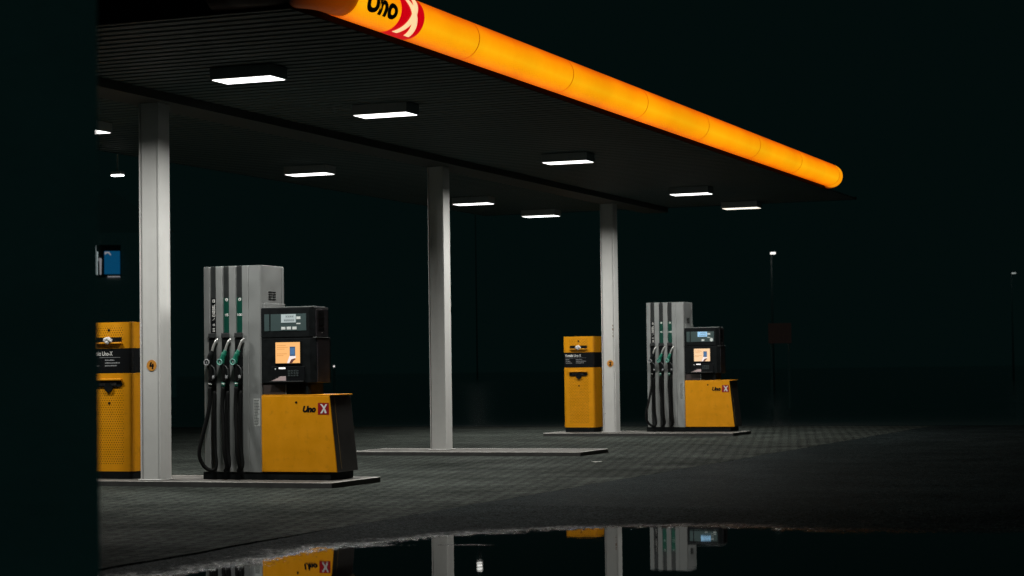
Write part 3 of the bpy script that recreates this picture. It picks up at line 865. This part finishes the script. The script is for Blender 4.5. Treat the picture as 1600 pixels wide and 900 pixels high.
    for i in range(2):
        for j in range(4):
            y0 = 0.19 + i*0.092; z0 = 2.03 + j*0.0265
            box(bm, T1+0.0005, T1+0.004, y0, y0+0.075, z0, z0+0.010)
    obj('vent', bm, M['black'], P)
    bm = NB(); 
    for i in range(2):
        for j in range(4):
            y0 = 0.19 + i*0.092; z0 = 2.03 + j*0.0265
            box(bm, T1+0.0005, T1+0.006, y0-0.001, y0+0.076, z0+0.0105, z0+0.0145)
    obj('vent_lip', bm, M['silver'], P)
    bm = NB(); box(bm, T1+0.0005, T1+0.008, 0.505, 0.544, 1.94, TT-0.01, 0.002); obj('side_trim', bm, M['silver'], P)
    bm = NB(); box(bm, T1+0.001, T1+0.02, 0.06, 0.54, 1.935, 1.985, 0.003); obj('bracket', bm, M['silver'], P)
    # notice
    bm = NB(); box(bm, -0.196, -0.112, 0.0025, 0.0037, 0.60, 0.91); nt_ = obj('notice', bm, M['notice'], P)
    bm = NB()
    rr = random.Random(3)
    for k in range(17):
        z0 = 0.615 + k*0.017
        box(bm, -0.190, -0.190 + rr.uniform(0.04, 0.072), 0.0012, 0.0022, z0, z0+0.006)
    obj('notice_lines', bm, M['channel'], nt_)
    # cabinet ------------------------------------------------------------
    bm = NB(); prism(bm, [(-0.096, 0.086), (0.838, 0.086), (0.752, 0.93), (-0.096, 0.93)], 0.0225, 0.55, 0.012)
    cab = obj('cabinet', bm, M['side'], P)
    bm = NB(); prism(bm, [(-0.096, 0.088), (0.843, 0.088), (0.757, 0.934), (-0.096, 0.934)], 0.0, 0.0215, 0.005)
    fp = obj('front_panel', bm, M['yellow'], P)
    bm = NB(); box(bm, -0.096, 0.768, 0.004, 0.562, 0.935, 0.950, 0.005); obj('top_panel', bm, M['yellow'], P)
    def side_x(z, off=0.0): return 0.838 + (z-0.086)/(0.93-0.086)*(0.752-0.838) + off
    bm = NB()
    a0 = [(side_x(z, 0.0005), y, z) for z, y in ((0.12, 0.13), (0.12, 0.137), (0.925, 0.127), (0.925, 0.12))]
    a1 = [(side_x(z, 0.004), y, z) for z, y in ((0.12, 0.13), (0.12, 0.137), (0.925, 0.127), (0.925, 0.12))]
    va = [bm.verts.new(p) for p in a0]; vb = [bm.verts.new(p) for p in a1]
    bm.faces.new(va); bm.faces.new(vb[::-1])
    for i in range(4): bm.faces.new([va[i], va[(i+1) % 4], vb[(i+1) % 4], vb[i]])
    obj('panel_seam', bm, M['seamtrim'], cab)
    bm = NB(); disc_y(bm, 0.345, 0.865, 0.013, -0.004, -0.0003, 14); obj('lock', bm, M['black'], fp)
    # badge
    bm = NB(); box(bm, 0.615, 0.752, -0.0018, -0.0005, 0.727, 0.857); bd = obj('logo_panel', bm, M['red'], fp)
    xm = x_mark(0.638, 0.735, 0.742, 0.844, -0.003); obj('logo_letter', xm, M['white'], bd)
    t = text_bm('Uno', 0.1, 0.0006, 0.0065, shear=0.25); fit(t, 0.425, 0.592, 0.752, 0.826, -0.0015); obj('lettering', t, M['label_black'], fp)
    # head ---------------------------------------------------------------
    bm = NB()
    zprism(bm, [(-0.094, 0.004), (0.510, 0.004), (0.565, 0.045), (0.562, 0.385), (-0.094, 0.385)], 1.588, 1.925, 0.010)
    hd = obj('head', bm, M['black'], P)
    bm = NB()
    zprism(bm, [(-0.094, 0.010), (0.520, 0.010), (0.578, 0.05), (0.578, 0.395), (-0.094, 0.395)], 1.080, 1.584, 0.006)
    obj('terminal_body', bm, M['black'], P)
    bm = NB(); zprism(bm, [(-0.094, 0.030), (0.48, 0.030), (0.50, 0.06), (0.50, 0.36), (-0.094, 0.36)], 0.951, 1.078); obj('terminal_foot', bm, M['black'], P)
    # top and side skins of the black head, light put into their paler colour
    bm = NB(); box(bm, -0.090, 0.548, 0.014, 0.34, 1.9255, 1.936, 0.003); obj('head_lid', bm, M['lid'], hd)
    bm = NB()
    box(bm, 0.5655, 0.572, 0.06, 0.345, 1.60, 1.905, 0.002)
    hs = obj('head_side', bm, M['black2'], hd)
    bm = NB(); box(bm, 0.5725, 0.574, 0.12, 0.25, 1.80, 1.885); box(bm, 0.5725, 0.574, 0.12, 0.25, 1.72, 1.785); box(bm, 0.5725, 0.574, 0.12, 0.25, 1.665, 1.70); obj('side_slot', bm, M['black'], hs)
    bm = NB(); disc_y(bm, 0, 0, 0.007, 0, 0.004, 10)
    for v in bm.verts: v.co = (0.573 + v.co.y, 0.20 + v.co.x, 1.64 + v.co.z)
    obj('rivet', bm, M['chrome'], hs)
    bm = NB(); box(bm, 0.5785, 0.584, 0.06, 0.36, 1.085, 1.575, 0.002); obj('terminal_side', bm, M['black2'], P)
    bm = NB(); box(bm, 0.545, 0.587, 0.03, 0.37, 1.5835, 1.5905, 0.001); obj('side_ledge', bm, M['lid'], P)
    # display
    bm = NB(); box(bm, 0.03, 0.478, -0.001, 0.0035, 1.665, 1.855, 0.001); dp = obj('display_panel', bm, M['display'], hd)
    bm = NB(); box(bm, -0.050, 0.012, -0.001, 0.0035, 1.665, 1.855, 0.001); obj('side_display', bm, M['display'], hd)
    bm = NB(); box(bm, 0.165, 0.350, -0.004, -0.0015, 1.757, 1.850); obj('lcd', bm, M['lcd'], dp)
    bm = NB()
    for row, n_, zz in ((0, 4, 1.812), (1, 5, 1.770)):
        for k in range(n_):
            x0 = 0.205 + k*0.026 + (0.0 if row else 0.02)
            box(bm, x0, x0+0.004, -0.0052, -0.0042, zz, zz+0.026); box(bm, x0+0.013, x0+0.017, -0.0052, -0.0042, zz, zz+0.026)
            box(bm, x0+0.0045, x0+0.0125, -0.0052, -0.0042, zz+0.011, zz+0.014)
    obj('lcd_digits', bm, M['lcd_seg'], dp)
    bm = NB(); box(bm, 0.356, 0.408, -0.003, -0.0015, 1.793, 1.823); obj('display_sticker', bm, M['button'], dp)
    bm = NB(); box(bm, 0.356, 0.408, -0.003, -0.0015, 1.738, 1.750); obj('display_sticker', bm, M['button'], dp)
    for k, x0 in enumerate((0.165, 0.236, 0.306)):
        bm = NB(); box(bm, x0, x0+0.054, -0.006, -0.0015, 1.678, 1.710, 0.002); obj('button', bm, M['button'], dp)
    # screen
    bm = NB(); box(bm, 0.076, 0.412, 0.0005, 0.0095, 1.290, 1.550, 0.002); sb = obj('screen_bezel', bm, M['label_black'], P)
    bm = NB(); box(bm, 0.090, 0.397, -0.0015, 0.0, 1.303, 1.537); sc_ = obj('screen', bm, M['screen'], P)
    for zz, x1 in ((1.498, 0.22), (1.478, 0.245), (1.458, 0.205), (1.405, 0.235), (1.385, 0.19)):
        bm = NB(); box(bm, 0.106, x1, -0.0032, -0.0022, zz, zz+0.006); obj('screen_line', bm, M['scr_line'], sc_)
    bm = NB(); prism(bm, [(0.235, 1.304), (0.262, 1.304), (0.285, 1.345), (0.345, 1.362), (0.345, 1.385), (0.268, 1.388)], -0.0032, -0.0022); obj('screen_hand', bm, M['scr_white'], sc_)
    bm = NB(); prism(bm, [(0.265, 1.304), (0.300, 1.304), (0.318, 1.330), (0.345, 1.345), (0.335, 1.355), (0.29, 1.345)], -0.0045, -0.0035); obj('screen_sleeve', bm, M['scr_dark'], sc_)
    bm = NB(); box(bm, 0.272, 0.340, -0.006, -0.005, 1.382, 1.487); ph = obj('screen_phone', bm, M['scr_blue'], sc_)
    bm = NB(); box(bm, 0.279, 0.333, -0.0075, -0.0065, 1.398, 1.472); obj('phone_face', bm, M['scr_blue2'], ph)
    # card reader, keypad, receipt tray
    bm = NB(); box(bm, 0.03, 0.455, -0.002, 0.0095, 1.075, 1.265, 0.003); cr = obj('card_reader', bm, M['label_black'], P)
    bm = NB(); box(bm, 0.130, 0.214, -0.004, -0.0025, 1.238, 1.257); obj('slot_light', bm, M['slotlight'], cr)
    bm = NB(); disc_y(bm, 0.088, 1.240, 0.009, -0.004, -0.0025, 10); obj('slot_dot', bm, M['button'], cr)
    bm = NB()
    for i in range(4):
        for j in range(3):
            x0 = 0.245 + i*0.036; z0 = 1.155 + j*0.026
            box(bm, x0, x0+0.026, -0.008, -0.0025, z0, z0+0.017, 0.002)
    obj('keypad', bm, M['glint'], cr)
    bm = NB(); prism(bm, [(0.035, 1.108), (0.22, 1.108), (0.22, 1.158), (0.15, 1.156), (0.085, 1.125)], -0.004, -0.0025); obj('receipt', bm, M['receipt'], cr)
    bm = NB(); box(bm, 0.03, 0.455, -0.035, -0.0025, 1.092, 1.104, 0.002); obj('tray_ledge', bm, M['channel'], cr)
    bm = NB(); box(bm, -0.085, 0.195, 0.022, 0.0295, 0.955, 1.068, 0.002); obj('lower_flap', bm, M['flap'], P)
    bm = NB(); box(bm, 0.200, 0.207, 0.022, 0.0295, 0.955, 1.068); obj('flap_edge', bm, M['silver'], P)
    return P
M['ringgreen'] = mat('pale_green_ring', (0.18, 0.42, 0.36), 0.4)
M['notice'] = mat('notice_paper', (0.42, 0.44, 0.42), 0.6)
M['seamtrim'] = mat('seam_trim', (0.22, 0.15, 0.06), 0.5)
M['lid'] = mat('black_top_lit', (0.16, 0.17, 0.165), 0.5)
M['flap'] = mat('brown_flap', (0.045, 0.034, 0.032), 0.45)
pump1 = make_pump()
PG = 'fuel pumps under the canopy'
tag(pump1, 'nearest tall silver fuel pump with three nozzles and yellow cabinet, grey display', 'fuel pump', PG)
pump2 = copy_tree(pump1)
pump2.location = (-10.99, 36.30, ISL_Z)
tag(pump2, 'far silver fuel pump with yellow cabinet and blue-lit display, right of column 2', 'fuel pump', PG)
def descend(o):
    for c in o.children:
        yield c
        yield from descend(c)
nb = 0
for o in descend(pump2):
    stem = o.name.split('.')[0]
    if stem == 'lcd': o.data = o.data.copy(); o.data.materials[0] = M['lcd_blue']
    if stem == 'screen': o.data = o.data.copy(); o.data.materials[0] = M['screen2']
    if stem == 'button':
        nb += 1
        if nb == 1: o.location.x += 0.075
        if nb == 2:
            o.data = o.data.copy()
            b2 = NB(); disc_y(b2, 0.430, 1.70, 0.032, -0.004, -0.0015, 18); b2.to_mesh(o.data); b2.free()
        if nb == 3: last_btn = o
bpy.data.objects.remove(last_btn)

# --------------------------------------------------------------- service boxes
def rounded(hw, d, r, n=6):
    pts = [(-hw, d), ]
    pts += [(-hw + r - r*math.cos(t), r - r*math.sin(t)) for t in [math.pi/2*k/n for k in range(n+1)]]
    pts += [(hw - r + r*math.sin(t), r - r*math.cos(t)) for t in [math.pi/2*k/n for k in range(n+1)]]
    pts += [(hw, d)]
    return pts
def make_box():
    K = empty('service_box', (-13.07, 20.08, ISL_Z))
    hw = 0.312
    bm = NB(); zprism(bm, rounded(hw-0.012, 0.405, 0.05), 0.0, 0.085); obj('plinth', bm, M['black'], K)
    bm = NB(); zprism(bm, rounded(hw, 0.42, 0.055), 0.086, 1.217, 0.004); lo = obj('lower_cabinet', bm, M['perf'], K)
    bm = NB(); zprism(bm, rounded(hw-0.003, 0.417, 0.053), 1.218, 1.503); bd = obj('name_band', bm, M['label_black'], K)
    bm = NB(); zprism(bm, rounded(hw, 0.42, 0.055), 1.504, 1.806, 0.004); up = obj('upper_cabinet', bm, M['perf'], K)
    # lettering on the band
    t = text_bm('Kontakt', 0.1, 0.0005, 0.003); fit(t, -0.262, -0.110, 1.420, 1.470, -0.0015); obj('lettering', t, M['white'], bd)
    t = text_bm('Uno-X', 0.1, 0.0005, 0.0015); fit(t, -0.092, 0.048, 1.420, 1.470, -0.0015); obj('lettering', t, M['white'], bd)
    bm = NB(); box(bm, -0.262, 0.150, -0.0022, 0.0025, 1.398, 1.402); obj('rule', bm, M['greyprint'], bd)
    bm = NB(); rr = random.Random(11)
    for k, zz in enumerate((1.362, 1.330, 1.298)):
        for x0, wm in ((-0.262, (0.07, 0.09, 0.13)[k]), (-0.055, (0.13, 0.20, 0.16)[k])):
            x1 = x0 + wm
            while x0 < x1:
                w = rr.uniform(0.008, 0.02); box(bm, x0, min(x0+w, x1), -0.0022, 0.0025, zz, zz+rr.uniform(0.010, 0.015)); x0 += w + 0.005
    obj('small_print', bm, M['greyprint'], bd)
    # paper towel slot
    bm = NB(); box(bm, -0.175, 0.173, -0.001, 0.006, 1.580, 1.632); obj('towel_slot', bm, M['label_black'], up)
    bm = NB(); box(bm, -0.178, 0.176, -0.030, 0.006, 1.556, 1.574, 0.005); obj('slot_lip', bm, M['yellow'], up)
    bm = NB()
    for k in range(9):
        a = 2*math.pi*k/9
        bmesh.ops.create_icosphere(bm, subdivisions=2, radius=0.024, matrix=Matrix.Translation((-0.005 + 0.032*math.cos(a), -0.02 - 0.01*math.sin(3*a), 1.595 + 0.018*math.sin(a))))
    for v in bm.verts:
        nn = noise.noise_vector(v.co*38.0); v.co += nn*0.012
    obj('paper_towel', bm, M['paper'], up)
    bm = NB(); disc_y(bm, 0.0, 1.716, 0.015, -0.004, 0.004, 12); obj('lock', bm, M['black'], up)
    # bin mouth with handle
    bm = NB(); box(bm, -0.20, 0.175, -0.035, 0.004, 1.131, 1.156, 0.008); obj('tray_lip', bm, M['yellow'], lo)
    bm = NB(); prism(bm, [(-0.19, 1.128), (0.16, 1.128), (0.185, 1.085), (0.15, 1.06), (-0.19, 1.06)], -0.012, 0.004, 0.002); mo = obj('tray_mouth', bm, M['black'], lo)
    bm = NB()
    for k in range(14):
        x0 = -0.125 + k*0.017
        box(bm, x0, x0+0.004, -0.020, -0.0125, 1.076, 1.12)
    obj('tray_bristle', bm, M['side'], mo)
    bm = NB(); disc_y(bm, 0.0, 1.055, 0.055, -0.022, 0.003, 22); obj('handle', bm, M['black'], lo)
    bm = NB(); disc_y(bm, 0.0, 0.872, 0.015, -0.004, 0.0, 12); obj('lock', bm, M['black'], lo)
    return K
k1 = make_box()
KG = 'yellow perforated service boxes beside the columns'
tag(k1, 'yellow service box with black band, left of column 4, half hidden by the dark wall', 'service box', KG)
k2 = copy_tree(k1); k2.location = (-13.128, 36.15, ISL_Z)
tag(k2, 'yellow service box with black lettered band and white paper, left of column 2', 'service box', KG)

# --------------------------------------------------------------- surroundings
# dark wall end in the left foreground
fl = math.hypot(FW.x, FW.y)
wl = bpy.data.objects.new('wall', None)
wl.location = (-2.80, 4.26, 0); wl.rotation_euler = (0, 0, R(44)); link(wl)
tag(wl, 'unlit dark wall end filling the left edge of the foreground', 'wall')
bm = NB(); box(bm, -2.4, 0.0, 0, 0.30, -0.05, 3.1, 0.01); obj('wall_face', bm, M['pillar'], wl)
bm = NB(); box(bm, -2.45, 0.0, -0.05, 0.35, 3.102, 3.17, 0.01); obj('coping', bm, M['pillar'], wl)

def street_lamp(x, y, z, face, w, h, label, glass, pole='galv'):
    s = empty('street_lamp', (x, y, 0), label, 'street lamp', 'distant lamps in the night')
    s.rotation_euler = (0, 0, face)
    bm = NB(); tube(bm, [(0, 0, 0), (0, 0, z*0.5), (0, 0, z+0.10)], [0.085, 0.065, 0.045], 10); obj('pole', bm, M[pole], s, smooth=True)
    bm = NB(); tube(bm, spline([(0, 0, z+0.08), (0, -0.25, z+0.16), (0, -0.6, z+0.14)], 6), 0.03, 8); obj('arm', bm, M[pole], s, smooth=True)
    bm = NB(); box(bm, -w*0.6, w*0.6, -0.95, -0.5, z+h*0.5+0.002, z+h*0.5+0.09, 0.03); obj('lamp_head', bm, M['housing'], s)
    bm = NB(); box(bm, -w/2, w/2, -0.92, -0.55, z-h/2, z+h/2, min(w, h)*0.2); obj('lamp_glass', bm, M[glass], s, smooth=True)
    return s
fc = R(22)
street_lamp(-27.9, 107.8, 7.35, fc, 0.25, 0.10, 'distant street lamp, bright white dot right of the far pump', 'lampwhite', 'polemid')
street_lamp(-21.5, 153.5, 7.86, fc, 0.24, 0.07, 'faint far street lamp near the right edge of the night', 'lampdim', 'polemid')
street_lamp(-116.9, 277.8, 27.57, fc, 0.75, 1.0, 'tall mast lamp behind the canopy whose white light shows in the puddle', 'lampwhite', 'roof')
bl = empty('path_lamp', (-31.76, 62.74, 0), 'tiny white lamp low in the dark just right of the nearest pump', 'path lamp')
bm = NB(); tube(bm, [(0, 0, 0), (0, 0, 1.41)], 0.05, 10); obj('post', bm, M['housing'], bl)
bm = NB(); bmesh.ops.create_icosphere(bm, subdivisions=2, radius=0.034, matrix=Matrix.Translation((0, 0, 1.45))); obj('lamp_globe', bm, M['pathglow'] if 'pathglow' in M else M['slotlight'], bl, smooth=True)

# far red sign
rs = empty('roadside_sign', (-14.95, 58.6, 0), 'dim dark-red square sign in the distance right of the far pump', 'sign')
rs.rotation_euler = (0, 0, R(15))
bm = NB(); tube(bm, [(-0.25, 0.03, 0), (-0.25, 0.03, 2.5)], 0.03, 8); tube(bm, [(0.25, 0.03, 0), (0.25, 0.03, 2.5)], 0.03, 8); obj('post', bm, M['rooffar'], rs)
bm = NB(); box(bm, -0.34, 0.34, -0.035, -0.002, 1.92, 2.52, 0.01); obj('sign_panel', bm, M['redsign'], rs)

# far house with one lit upstairs window
HX, HY = -60.6, 93.0        # about 110 m away
hs = empty('house', (HX, HY, 0), 'dark distant house with one lit blue and white upstairs window', 'house')
hs.rotation_euler = (0, 0, R(33))
def hw_(px0, px1, py0, py1): return None
sc_h = 111.0/3171.0
wall = NB(); box(wall, -3.5, 3.6, 0.0, 6.0, 0, 8.9); hwall = obj('wall', wall, M['wallfar'], hs)
bm = NB(); prism(bm, [(-3.5, 8.905), (3.6, 8.905), (0.05, 11.3)], 0.0, 6.0); obj('roof', bm, M['rooffar'], hs)
WZ0, WZ1 = 6.62, 7.98
def win(x0, x1, z0, z1, mname, part='window_pane', y0=-0.05, y1=-0.02):
    bm = NB(); box(bm, x0, x1, y0, y1, z0, z1); return obj(part, bm, M[mname], wf)
bm = NB(); box(bm, -0.72, 0.70, -0.018, -0.002, WZ0-0.12, WZ1+0.25); wf = obj('window', bm, M['winframe'], hs)
PX = 111.0/3171.0
win(-0.17, 0.66, 6.66, 7.90, 'winblue')
bm = NB(); prism(bm, [(-0.15, 7.70), (0.02, 7.80), (0.16, 7.66), (0.19, 7.70), (0.10, 7.86), (-0.15, 7.86)], -0.056, -0.051); obj('blind_highlight', bm, M['winhighlight'] if 'winhighlight' in M else M['wingrey'], wf)  # pale glowing patch painted as the highlight on the blue blind
bm = NB(); prism(bm, [(-0.70, 6.62), (-0.53, 6.62), (-0.53, 7.35), (-0.50, 7.85), (-0.60, 7.90), (-0.62, 8.22), (-0.67, 8.22), (-0.70, 7.6)], -0.05, -0.02); obj('curtain', bm, M['winwhite'], wf)
bm = NB(); prism(bm, [(-0.43, 6.64), (-0.33, 6.64), (-0.31, 7.5), (-0.45, 7.55), (-0.52, 7.48), (-0.52, 7.36), (-0.45, 7.36)], -0.05, -0.02); obj('curtain', bm, M['wingrey'], wf)
win(0.0, 0.66, 6.50, 6.55, 'wingrey', 'window_sill')

# litter on the forecourt
bm = NB()
g = [[bm.verts.new((0.13*(i/4-0.5), 0.16*(j/4-0.5), 0.012 + 0.012*noise.noise(Vector((i*1.3, j*1.7, 0.4))))) for i in range(5)] for j in range(5)]
for j in range(4):
    for i in range(4): bm.faces.new([g[j][i], g[j][i+1], g[j+1][i+1], g[j+1][i]])
bmesh.ops.solidify(bm, geom=bm.faces[:], thickness=0.0015)
lt = obj('paper_scrap', bm, M['paper'], loc=(-9.06, 25.6, 0.006)); lt.rotation_euler = (0, 0, 0.5)
tag(lt, 'crumpled white scrap of paper lying on the paving near the middle island', 'litter')

# --------------------------------------------------------------- world, camera
w = bpy.data.worlds.new("World"); scene.world = w; w.use_nodes = True
bg = w.node_tree.nodes["Background"]
# overcast night sky: faint teal low down, brighter overhead, added out of view to lift unlit surfaces
wn = w.node_tree.nodes; wl_ = w.node_tree.links
wt = wn.new("ShaderNodeTexCoord"); ws_ = wn.new("ShaderNodeSeparateXYZ"); wl_.new(wt.outputs["Generated"], ws_.inputs[0])
wr_ = wn.new("ShaderNodeMapRange"); wr_.inputs["From Min"].default_value = 0.2; wr_.inputs["From Max"].default_value = 0.7
wl_.new(ws_.outputs["Z"], wr_.inputs["Value"])
wm = wn.new("ShaderNodeMix"); wm.data_type = 'RGBA'
wm.inputs["A"].default_value = (0.0009, 0.0036, 0.0034, 1); wm.inputs["B"].default_value = (0.0036, 0.0150, 0.0142, 1)
wl_.new(wr_.outputs["Result"], wm.inputs["Factor"]); wl_.new(wm.outputs["Result"], bg.inputs["Color"])
bg.inputs["Strength"].default_value = 1.0

cam_d = bpy.data.cameras.new('camera'); cam = bpy.data.objects.new('camera', cam_d); link(cam)
yaw, pit, rol = CAL['yaw'], CAL['pitch'], CAL['roll']
fw = Vector((-math.sin(yaw)*math.cos(pit), math.cos(yaw)*math.cos(pit), math.sin(pit)))
rt = Vector((math.cos(yaw), math.sin(yaw), 0)); up = rt.cross(fw)
r2 = rt*math.cos(rol) + up*math.sin(rol); u2 = -rt*math.sin(rol) + up*math.cos(rol)
mtx = Matrix((( r2.x, u2.x, -fw.x, 0), (r2.y, u2.y, -fw.y, 0), (r2.z, u2.z, -fw.z, CAMH), (0, 0, 0, 1)))
cam.matrix_world = mtx
cam_d.sensor_width = 36.0; cam_d.sensor_fit = 'HORIZONTAL'; cam_d.lens = CAL['f'] / 1600 * 36
cam_d.clip_start = 0.1; cam_d.clip_end = 3000
cam_d.dof.use_dof = True; cam_d.dof.focus_distance = 24.5; cam_d.dof.aperture_fstop = 3.2
scene.camera = cam
scene.view_settings.view_transform = 'Standard'; scene.view_settings.look = 'None'
scene.view_settings.exposure = 0; scene.view_settings.gamma = 1
scene.cycles.use_denoising = True
scene.cycles.denoiser = 'OPENIMAGEDENOISE'
scene.cycles.denoising_input_passes = 'RGB_ALBEDO_NORMAL'
scene.cycles.denoising_prefilter = 'NONE'
scene.cycles.use_adaptive_sampling = False
scene.cycles.max_bounces = 6; scene.cycles.diffuse_bounces = 3
scene.cycles.sample_clamp_indirect = 0.4
scene.cycles.blur_glossy = 0.5
